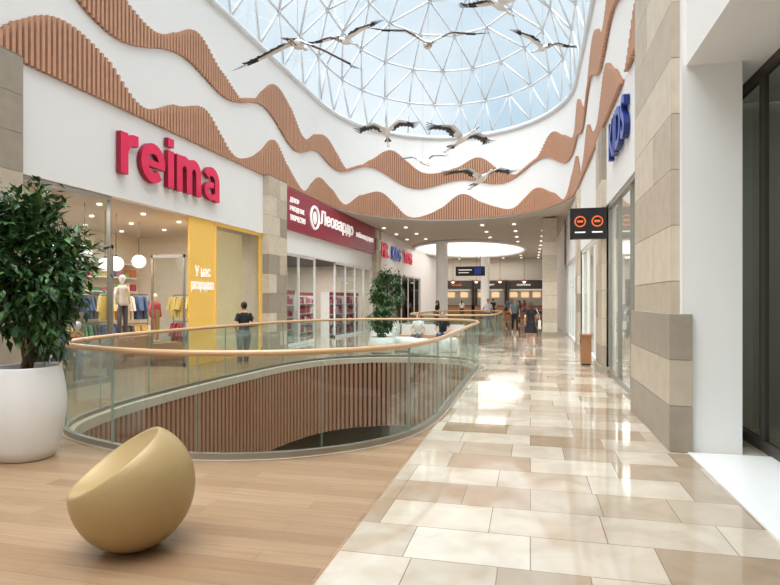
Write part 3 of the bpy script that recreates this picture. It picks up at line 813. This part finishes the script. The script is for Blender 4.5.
# ------------------------------------------------------------------ birds
def bird(loc, heading, roll=0, pitch=0, flap=25, span=2.2):
    s = span / 2.2; b = MB()
    prof = [(0.01, -0.42), (0.045, -0.36), (0.075, -0.2), (0.095, 0.0), (0.085, 0.14), (0.055, 0.26), (0.035, 0.36), (0.028, 0.46), (0.04, 0.53), (0.044, 0.58), (0.028, 0.64), (0.014, 0.67)]
    Mx = Matrix(((1, 0, 0), (0, 0, 1), (0, 1, 0)))
    b.lathe(prof, 'birdwhite', n=12, Mx=Mx)
    b.lathe([(0.016, 0.66), (0.012, 0.74), (0.003, 0.84)], 'beak', n=8, Mx=Mx)
    for sx in (-1, 1):
        b.ball((sx * 0.038, 0.59, 0.015), 0.01, 'eye', n=6)
        b.tube([(sx * 0.035, -0.25, -0.05), (sx * 0.03, -0.5, -0.03), (sx * 0.03, -0.78, -0.02)], [0.014, 0.009, 0.007], 'beak', n=5)
        for q in (-1, 0, 1): b.tube([(sx * 0.03, -0.78, -0.02), (sx * 0.03 + q * 0.025, -0.87, -0.02)], 0.005, 'beak', n=4)
    for q in range(-3, 4):
        a = R(q * 9); d = Vector((math.sin(a), -math.cos(a), 0)); sd = Vector((math.cos(a), math.sin(a), 0))
        o = Vector((0, -0.34, 0.01 + 0.002 * q))
        b.add([o - sd * 0.02, o + sd * 0.02, o + d * 0.26 + sd * 0.03, o + d * 0.29, o + d * 0.26 - sd * 0.03], [(0, 1, 2, 3, 4)], 'birdblack' if abs(q) > 1 else 'birdwhite')
    f1 = R(flap); f2 = R(flap * 0.15 - 6) if flap > 0 else R(flap * 1.3)
    for sx in (-1, 1):
        st_ = 14; rows = []
        for i in range(st_ + 1):
            t = i / st_
            if t < 0.42: x = t * 1.0; z = math.tan(f1) * x
            else: x = 0.42 + (t - 0.42) * 0.85; z = math.tan(f1) * 0.42 + math.tan(f2) * (x - 0.42)
            le = 0.14 + 0.14 * math.sin(min(1, t / 0.5) * math.pi / 2) - 0.42 * max(0, t - 0.45) ** 1.3
            ch = (0.28 + 0.03 * math.sin(t * 5)) * (1 - 0.35 * t)
            rows.append([(sx * (0.05 + x), le - ch * c_, z + 0.05 + 0.03 * math.sin(c_ * math.pi)) for c_ in (0, 0.2, 0.45, 0.7, 1.0)])
        for off in (0.0, -0.014):
            for i in range(st_):
                for c_ in range(4):
                    q = [rows[i][c_], rows[i + 1][c_], rows[i + 1][c_ + 1], rows[i][c_ + 1]]
                    q = [(p[0], p[1], p[2] + off) for p in q]
                    k = 'birdblack' if (c_ >= 3 and i > 2) or i > st_ - 4 else 'birdwhite'
                    if c_ == 2 and i > 2 and i < 11: k = 'birdgrey'
                    b.add(q, [(0, 1, 2, 3)], k, True)
        for i in range(2, st_):
            p = Vector(rows[i][4]); p2 = Vector(rows[i + 1][4])
            d = Vector((sx * 0.25 * i / st_, -1, -0.03)).normalized() * (0.09 + 0.04 * (i % 2))
            b.add([p, p2, p2 + d * 0.9, p.lerp(p2, 0.5) + d * 1.1, p + d * 0.8], [(0, 1, 2, 3, 4)], 'birdblack')
        tip = rows[-1]
        for q in range(6):
            o = Vector(tip[0]).lerp(Vector(tip[4]), q / 5)
            a = R(-8 - q * 13); d = Vector((sx * math.cos(a), math.sin(a), (0.12 if flap > 0 else -.35) - 0.02 * q)).normalized()
            sd = Vector((-d.y, d.x, 0)).normalized() * 0.018; L = 0.34 - 0.025 * q
            b.add([o - sd, o + sd, o + d * L * 0.8 + sd * 1.1, o + d * L, o + d * L * 0.8 - sd], [(0, 1, 2, 3, 4)], 'birdblack')
    Mw = Matrix.Translation(loc) @ Matrix.Rotation(R(heading), 4, 'Z') @ Matrix.Rotation(R(pitch), 4, 'X') @ Matrix.Rotation(R(roll), 4, 'Y') @ Matrix.Scale(s, 4)
    o = b.obj('hanging_crane_sculpture', M4=Mw)
    ww = (loc[0] - XC) / AX; zt = ZT + RISE * math.sqrt(max(0, 1 - ww * ww))
    w = MB(); w.tube([loc, (loc[0], loc[1], zt)], 0.003, 'wire', n=4); w.obj('suspension_wire', o)
bird((-3.98, 9.53, 6.15), 8, 2, 16, -20, 2.15)
bird((-4.35, 13.35, 7.9), -12, -4, 14, 22, 1.9)
bird((-1.85, 10.66, 6.4), 14, 2, 20, 26, 2.0)
bird((0.3, 15.0, 7.95), 30, 6, 12, 28, 1.7)
bird((-4.55, 18.4, 7.15), 190, 6, 24, 26, 1.9)
bird((-1.95, 17.0, 6.35), 225, -4, 12, 20, 2.2)
bird((-3.6, 19.7, 6.4), 30, -8, 22, 24, 1.7)
bird((-1.3, 16.15, 5.0), 212, 5, 10, 22, 2.1)
bird((-0.65, 12.2, 7.75), -30, 8, 0, 20, 1.8)

# ------------------------------------------------------------------ people
def person(name, loc, heading, P, outfit, height=1.65, voxel=0.012):
    s = height / 1.72
    b = MB()
    pz = P.get('pelvis', (0, 0, 0.92)); dz = Vector(pz) - Vector((0, 0, 0.92)); lean = P.get('lean', 0)
    def U(p):
        p = Vector(p); q = p - Vector((0, 0, 0.92)); q = Matrix.Rotation(-lean, 3, 'X') @ q
        return q + Vector((0, 0, 0.92)) + dz
    def rings(rs, k):
        vs = []; fs = []; n = 18
        for (z, rx, ry, yo) in rs:
            for j in range(n):
                a = 2 * math.pi * j / n; vs.append(U((rx * math.cos(a), yo + ry * math.sin(a), z)))
        for i in range(len(rs) - 1):
            for j in range(n):
                j2 = (j + 1) % n; fs.append((i * n + j, i * n + j2, (i + 1) * n + j2, (i + 1) * n + j))
        fs.append(tuple(range(n))[::-1]); fs.append(tuple((len(rs) - 1) * n + j for j in range(n)))
        b.add(vs, fs, k)
    top, bot = outfit['top'], outfit['bottom']
    rings([(0.97, .15, .11, 0), (1.02, .135, .10, 0), (1.08, .128, .098, 0), (1.2, .145, .112, .012), (1.3, .16, .11, .01), (1.37, .165, .09, -.005), (1.42, .11, .07, -.01), (1.45, .06, .055, -.01)], top)
    rings([(0.80, .10, .09, 0), (0.84, .16, .115, -.01), (0.90, .175, .125, -.015), (0.96, .16, .115, -.005), (1.0, .14, .10, 0)], bot)
    if outfit.get('skirt'):
        z0 = outfit['skirt']
        rings([(z0, .25, .21, 0.01), (z0 + .02, .25, .21, .01), (0.7, .215, .17, 0), (0.85, .18, .135, 0), (0.97, .145, .11, 0)], bot)
    b.tube([U((0, -.01, 1.41)), U((0, 0.0, 1.47)), U((0, .01, 1.53))], [.058, .05, .048], 'skin', n=12)
    hc = Vector((0, .015, 1.60))
    b.ball(U(hc), (.072, .09, .11), 'skin', n=16)
    b.ball(U(hc + Vector((0, .05, -.065))), (.045, .04, .045), 'skin', n=10)
    b.ball(U(hc + Vector((0, .098, -.012))), (.012, .016, .022), 'skin', n=8)
    for sx in (-1, 1):
        b.ball(U(hc + Vector((sx * .075, 0, -.01))), (.012, .02, .03), 'skin', n=8)
        b.ball(U(hc + Vector((sx * .03, .085, .01))), (.013, .009, .008), 'eye', n=8)
    b.ball(U(hc + Vector((0, .088, -.055))), (.022, .01, .008), 'lip', n=8)
    hk = outfit.get('hair', 'hair')
    b.ball(U(hc + Vector((0, -.022, .025))), (.084, .094, .10), hk, n=16)
    if outfit.get('longhair'):
        b.tube([U(hc + Vector((0, -.06, .02))), U(hc + Vector((0, -.1, -.1))), U(hc + Vector((0, -.115, -.24))), U(hc + Vector((0, -.12, -.34)))], [.08, .075, .06, .02], hk, n=10)
    elif outfit.get('bun', True):
        b.ball(U(hc + Vector((0, -.11, .06))), .042, hk, n=10)
    lw = outfit.get('legw', 1.0)
    for sx, sd in ((-1, 'L'), (1, 'R')):
        hip = Vector((sx * .088, 0, .89)) + dz; kn = Vector(P['knee' + sd]); an = Vector(P['ankle' + sd])
        lk = 'skin' if outfit.get('skirt') else bot
        md = hip.lerp(kn, .5); cf = kn.lerp(an, .35) + Vector((0, -.012, 0))
        b.tube([hip, md, kn], [.092 * lw, .08 * lw, .056 * lw], lk, n=12)
        b.ball(kn, .056 * lw, lk, n=10)
        b.tube([kn, cf, an], [.055 * lw, .055 * lw, .04 * (lw if lk != 'skin' else 1) ** 1.5], lk, n=12)
        td = Vector(P.get('toe' + sd, (0, 1, 0))).normalized()
        sh = outfit['shoe']
        b.tube([an, an - Vector((0, 0, .045))], [.036, .038], 'skin', n=8)
        b.tube([an - td * .05 - Vector((0, 0, .045)), an + td * .03 - Vector((0, 0, .045)), an + td * .12 - Vector((0, 0, .055)), an + td * .17 - Vector((0, 0, .06))], [.032, .04, .036, .02], sh, n=10)
        so = U((sx * .155, -.005, 1.375)); el = U(P['elbow' + sd]); wr = U(P['wrist' + sd])
        b.ball(so, .056, top, n=10)
        slv = so.lerp(el, .62)
        b.tube([so, slv], [.054, .05], top, n=10); b.tube([slv, el], [.042, .036], 'skin', n=10)
        b.ball(el, .037, 'skin', n=8); b.tube([el, el.lerp(wr, .35), wr], [.037, .036, .024], 'skin', n=10)
        hd = (wr - el).normalized(); side = hd.cross(Vector((0, 1, 0.01)))
        if side.length < .1: side = hd.cross(Vector((1, 0, 0)))
        side.normalize(); nrm = side.cross(hd).normalized()
        Mx = Matrix((side, nrm, hd)).transposed()
        b.ball(wr + hd * .045, (.038, .018, .05), 'skin', n=10, Mx=Mx)
        for q, L in zip((-1.5, -.5, .5, 1.5), (.058, .072, .076, .064)):
            o = wr + hd * .075 + side * q * .019; m1 = o + hd * L * .55 + nrm * .006; e = o + hd * L * .9 + nrm * L * .38
            b.tube([o, m1, e], [.0095, .009, .0075], 'skin', n=6)
        o = wr + hd * .025 + side * .03; b.tube([o, o + side * .028 + hd * .028, o + side * .032 + hd * .06 + nrm * .01], [.011, .010, .008], 'skin', n=6)
    src = bpy.data.meshes.new('tmp'); src.from_pydata([v * s for v in b.v], [], b.f); src.update()
    t = bpy.data.objects.new('tmp', src); COL.objects.link(t)
    rm = t.modifiers.new('r', 'REMESH'); rm.mode = 'VOXEL'; rm.voxel_size = voxel
    sm = t.modifiers.new('s', 'SMOOTH'); sm.factor = 0.5; sm.iterations = 2
    bpy.context.view_layer.update(); dg = bpy.context.evaluated_depsgraph_get()
    me = bpy.data.meshes.new_from_object(t.evaluated_get(dg)); bpy.data.objects.remove(t)
    kd = kdtree.KDTree(len(b.f))
    for i, f in enumerate(b.f):
        c = Vector((0, 0, 0))
        for a in f: c += b.v[a]
        kd.insert(c / len(f) * s, i)
    kd.balance()
    me.materials.clear()
    for k in b.mats: me.materials.append(M[k])
    for p in me.polygons:
        _, i, _ = kd.find(p.center); p.material_index = b.m[i]; p.use_smooth = True
    me.name = name
    o = bpy.data.objects.new(name, me); COL.objects.link(o)
    zmin = min(v.co.z for v in me.vertices)
    o.location = (loc[0], loc[1], loc[2] - zmin); o.rotation_euler = (0, 0, R(heading))
    bpy.context.view_layer.update()
    return o
walk = dict(kneeL=(-.09, .16, .50), ankleL=(-.09, .24, .10), kneeR=(.09, .02, .48), ankleR=(.09, -.24, .15), toeR=(0, 1, -.35),
            elbowL=(-.24, -.12, 1.12), wristL=(-.23, .0, .90), elbowR=(.24, .02, 1.12), wristR=(.2, .2, 1.0))
stroll = dict(kneeL=(-.09, .06, .49), ankleL=(-.1, .02, .10), kneeR=(.09, .12, .50), ankleR=(.09, .16, .10),
              elbowL=(-.25, -.10, 1.12), wristL=(-.17, .10, .98), elbowR=(.25, -.08, 1.12), wristR=(.16, .14, 1.05))
sit = dict(pelvis=(0, 0, .50), lean=R(8), kneeL=(-.12, .42, .50), ankleL=(-.13, .42, .10), kneeR=(.12, .42, .50), ankleR=(.13, .46, .10),
           elbowL=(-.24, .05, 1.12), wristL=(-.14, .26, 1.02), elbowR=(.24, .05, 1.12), wristR=(.14, .26, 1.02))
w = person('walking_woman', (-6.78, 12.9, 0), 40, stroll, dict(top='clothblack', bottom='clothgrey', shoe='shoe', legw=1.25, hair='hairdark'), 1.62, 0.009)
w = person('walking_woman', (0.02, 21.4, 0), 8, walk, dict(top='clothblack', bottom='clothblack', shoe='shoe', skirt=.52, hair='hair', longhair=True), 1.6, 0.009)
b = MB(); x, y = 0.30, 21.35
b.box(x - .03, x + .07, y - .16, y + .16, 0.62, 0.92, 'clothwhite'); b.tube([(x + .02, y - .1, .92), (x + .0, y - .05, 1.15), (x - .1, y, 1.33), (x + .0, y + .05, 1.15), (x + .02, y + .1, .92)], .01, 'clothwhite', n=5)
b.obj('handbag', w)

def pouf(x, y, r=0.38, h=0.45, k='pot'):
    b = MB(); b.lathe([(r * .7, 0), (r * .85, .02), (r, h * .4), (r, h * .7), (r * .9, h * .95), (r * .8, h), (r * .4, h * .97), (.01, h * .96)], k, (x, y, 0), n=28); b.obj('round_lounge_seat')
pouf(-3.95, 18.3); pouf(-2.6, 18.4); pouf(-3.35, 17.6, .36)
def bench(x, y, L, rz):
    b = MB(); b.box(-L / 2, L / 2, -.25, .25, .36, .45, 'slat'); b.box(-L / 2 + .1, L / 2 - .1, -.2, .2, 0, .36, 'pot'); b.box(-L / 2, L / 2, .2, .26, .45, .8, 'pot')
    b.obj('lounge_bench', M4=Matrix.Translation((x, y, 0)) @ Matrix.Rotation(rz, 4, 'Z'))
bench(-3.3, 19.75, 2.2, 0)
person('seated_man', (-2.9, 19.7, 0), 180, sit, dict(top='clothblack', bottom='clothblue', shoe='shoe', hair='hairdark', bun=False), 1.72, 0.014)
person('seated_woman', (-3.75, 19.7, 0), 175, sit, dict(top='clothwhite', bottom='clothgrey', shoe='clothblack', longhair=True), 1.62, 0.014)

# ------------------------------------------------------------------ food court
b = MB()
b.lathe([(0.42, 0), (0.42, .15), (0.38, .17), (0.38, 5.3), (.44, 5.35), (.44, 5.5)], 'white2', (-5.6, 37.5, 0), n=32)
b.obj('round_column')
b = MB(); b.lathe([(0.42, 0), (0.42, .15), (0.38, .17), (0.38, 5.3), (.44, 5.35), (.44, 5.5)], 'white2', (-3.9, 52, 0), n=32); b.obj('round_column')
pilaster(0.55, 1.2, 27.8, 28.6, 5.45, ('stoneA', 'stoneA', 'stoneB')).obj('stone_column')
def kiosk(x0, x1, y, k1, sgn):
    b = MB()
    b.box(x0, x1, y, y + .5, 0, 1.1, 'woodbox'); b.box(x0 - .02, x1 + .02, y - .06, y + .55, 1.1, 1.15, 'black')
    b.box(x0, x1, y + .2, y + .6, 2.7, 3.4, 'dark'); b.box(x0, x0 + .1, y, y + 3, 0, 3.5, 'dark'); b.box(x1 - .1, x1, y, y + 3, 0, 3.5, 'dark')
    b.box(x0, x1, y + 2.6, y + 2.7, 0, 3.5, 'shopwall')
    n = int((x1 - x0) / 1.1)
    for i in range(n):
        a = x0 + .2 + i * (x1 - x0 - .3) / n; b.box(a, a + .7, y + 2.5, y + 2.58, 1.9, 2.4, 'lampdim')
    b.box(x0 + .3, x1 - .3, y + .65, y + .8, 2.56, 2.6, 'lampsoft')
    o = b.obj('food_kiosk')
    text('sign', sgn, (x0 + .9, y + .18, 2.95), (x1 - x0) * .35, .24, k1, 'F', depth=.03, bold=.01, parent=o)
kiosk(-8.1, -5.2, 54, 'orange', 'wok'); kiosk(-5.1, -2.2, 54, 'signwhite', 'burger'); kiosk(-2.1, 1.4, 54, 'signwhite', 'coffee')
b = MB(); b.box(-8.1, 1.6, 55.5, 55.6, 3.5, 5.5, 'shopwall'); b.obj('bulkhead_food_court')
b = MB(); b.box(-5.0, -3.0, 39.9, 40.0, 3.3, 3.95, 'black'); b.tube([(-4.7, 39.95, 3.95), (-4.7, 39.95, 5.5)], .015, 'steel', n=5); b.tube([(-3.3, 39.95, 3.95), (-3.3, 39.95, 5.5)], .015, 'steel', n=5)
b.box(-3.7, -3.25, 39.885, 39.9, 3.4, 3.85, 'blue'); b.box(-4.8, -3.9, 39.885, 39.9, 3.68, 3.74, 'signwhite'); b.box(-4.8, -4.1, 39.885, 39.9, 3.5, 3.55, 'signwhite')
b.obj('hanging_direction_sign')
def chair_mesh():
    b = MB(); b.box(-.22, .22, -.22, .22, .43, .47, 'rail'); b.box(-.22, .22, .19, .23, .5, .85, 'woodbox')
    for sx in (-.18, .18):
        b.tube([(sx, -.18, 0), (sx * .95, -.17, .43)], .015, 'rail', n=6); b.tube([(sx, .2, 0), (sx * .95, .2, .85)], .015, 'rail', n=6)
    return b.obj('dining_chair', M4=Matrix.Translation((-1.2, 34.2, 0)))
def table_mesh():
    b = MB(); b.lathe([(.4, .72), (.4, .75)], 'rail', n=28); b.lathe([(.035, .02), (.035, .72)], 'steel', n=10); b.lathe([(.25, 0), (.25, .02), (.05, .03)], 'steel', n=20)
    return b.obj('cafe_table', M4=Matrix.Translation((-1.2, 33.3, 0)))
ch = chair_mesh(); tb = table_mesh(); copy_at(ch, (-1.2, 32.4, 0), math.pi)
for x, y in [(.5, 34.5), (-.4, 37), (-2.8, 36.5), (.7, 40), (-1.6, 42), (-3.6, 44), (-6.5, 42), (.3, 45), (-6.8, 35)]:
    copy_at(tb, (x, y, 0)); copy_at(ch, (x, y + .9, 0), 0); copy_at(ch, (x, y - .9, 0), math.pi)
C = lambda t_, b_, **k: dict(top=t_, bottom=b_, shoe='shoe', **k)
person('seated_woman', (-1.2, 34.2, 0), 180, sit, C('clothred', 'clothblue', longhair=True), 1.62, 0.018)
person('seated_man', (0.5, 35.4, 0), 180, sit, C('clothblue', 'clothblack', bun=False), 1.72, 0.018)
person('standing_man', (-2.2, 31.5, 0), 200, stroll, C('clothwhite', 'clothblue', bun=False), 1.75, 0.018)
person('standing_woman', (-0.7, 39, 0), 30, stroll, C('clothred', 'clothblack', longhair=True), 1.65, 0.018)
person('standing_man', (-0.75, 29.5, 0), 190, walk, C('clothgrey', 'clothblack', bun=False), 1.76, 0.018)
person('standing_woman', (-5.2, 33.0, 0), 120, stroll, C('clothblack', 'clothblue', longhair=True), 1.66, 0.018)
person('standing_man', (-2.9, 47.0, 0), 10, stroll, C('clothblack', 'clothblack', bun=False), 1.78, 0.018)
person('standing_woman', (-5.9, 51.5, 0), 0, stroll, C('clothwhite', 'clothblack', longhair=True), 1.66, 0.018)
person('standing_woman', (0.95, 31.6, 0), 160, walk, C('clothwhite', 'clothgrey', longhair=True), 1.66, 0.018)
person('standing_man', (-1.9, 50.5, 0), 0, stroll, C('clothblue', 'clothblack', bun=False), 1.78, 0.018)
person('standing_woman', (-0.5, 51.5, 0), 20, stroll, C('clothred', 'clothblue', longhair=True), 1.68, 0.018)
for x, y in [(-6.5, 50), (-4.5, 50), (-2.5, 50), (-.5, 50)]:
    b = MB(); b.lathe([(.28, 0), (.24, .12), (.06, .2)], 'woodbox', (x, y, 3.2), n=16); b.ball((x, y, 3.22), .12, 'lamp', n=10); b.tube([(x, y, 3.4), (x, y, 5.45)], .012, 'black', n=5); b.obj('pendant_lamp')
b = MB(); b.box(1.25, 1.5, 15.4, 15.7, 0.04, .72, 'woodbox'); b.box(1.23, 1.52, 15.38, 15.72, .72, .78, 'woodbox'); b.box(1.27, 1.48, 15.42, 15.68, 0, .04, 'black'); b.box(1.24, 1.255, 15.45, 15.65, .55, .66, 'black'); b.obj('waste_bin')
b = MB(); b.box(XR, 2.45, 1.0, 6.83, 0, 0.012, 'white2'); b.obj('trim_3')

# ------------------------------------------------------------------ world, sun, camera
wd = bpy.data.worlds.new('sky'); scene.world = wd; wd.use_nodes = True
nt = wd.node_tree; bg = nt.nodes['Background']
tc = nt.nodes.new('ShaderNodeTexCoord'); nz = nt.nodes.new('ShaderNodeTexNoise'); nz.inputs['Scale'].default_value = 2.6; nz.inputs['Detail'].default_value = 6
nt.links.new(tc.outputs['Generated'], nz.inputs['Vector'])
rp = nt.nodes.new('ShaderNodeValToRGB'); rp.color_ramp.elements[0].position = .38; rp.color_ramp.elements[0].color = lin((192, 212, 226))
rp.color_ramp.elements[1].position = .62; rp.color_ramp.elements[1].color = lin((240, 244, 247))
nt.links.new(nz.outputs['Fac'], rp.inputs[0]); nt.links.new(rp.outputs[0], bg.inputs['Color']); bg.inputs['Strength'].default_value = 0.95
sl = bpy.data.lights.new('sun', 'SUN'); sl.energy = 6.8; sl.angle = R(80); sl.color = (1.0, .995, .99)
so = bpy.data.objects.new('sun', sl); COL.objects.link(so); so.rotation_euler = (R(16), R(-4), 0)

cam = bpy.data.cameras.new('camera'); cam.sensor_width = 36; cam.lens = 580 / 780 * 36; cam.shift_y = 7.5 / 780; cam.clip_end = 300
co = bpy.data.objects.new('camera', cam); COL.objects.link(co); co.location = (0, 0, 1.65); co.rotation_euler = (R(90), 0, R(13.6))
scene.camera = co
scene.view_settings.view_transform = 'Standard'
scene.view_settings.exposure = 0.3
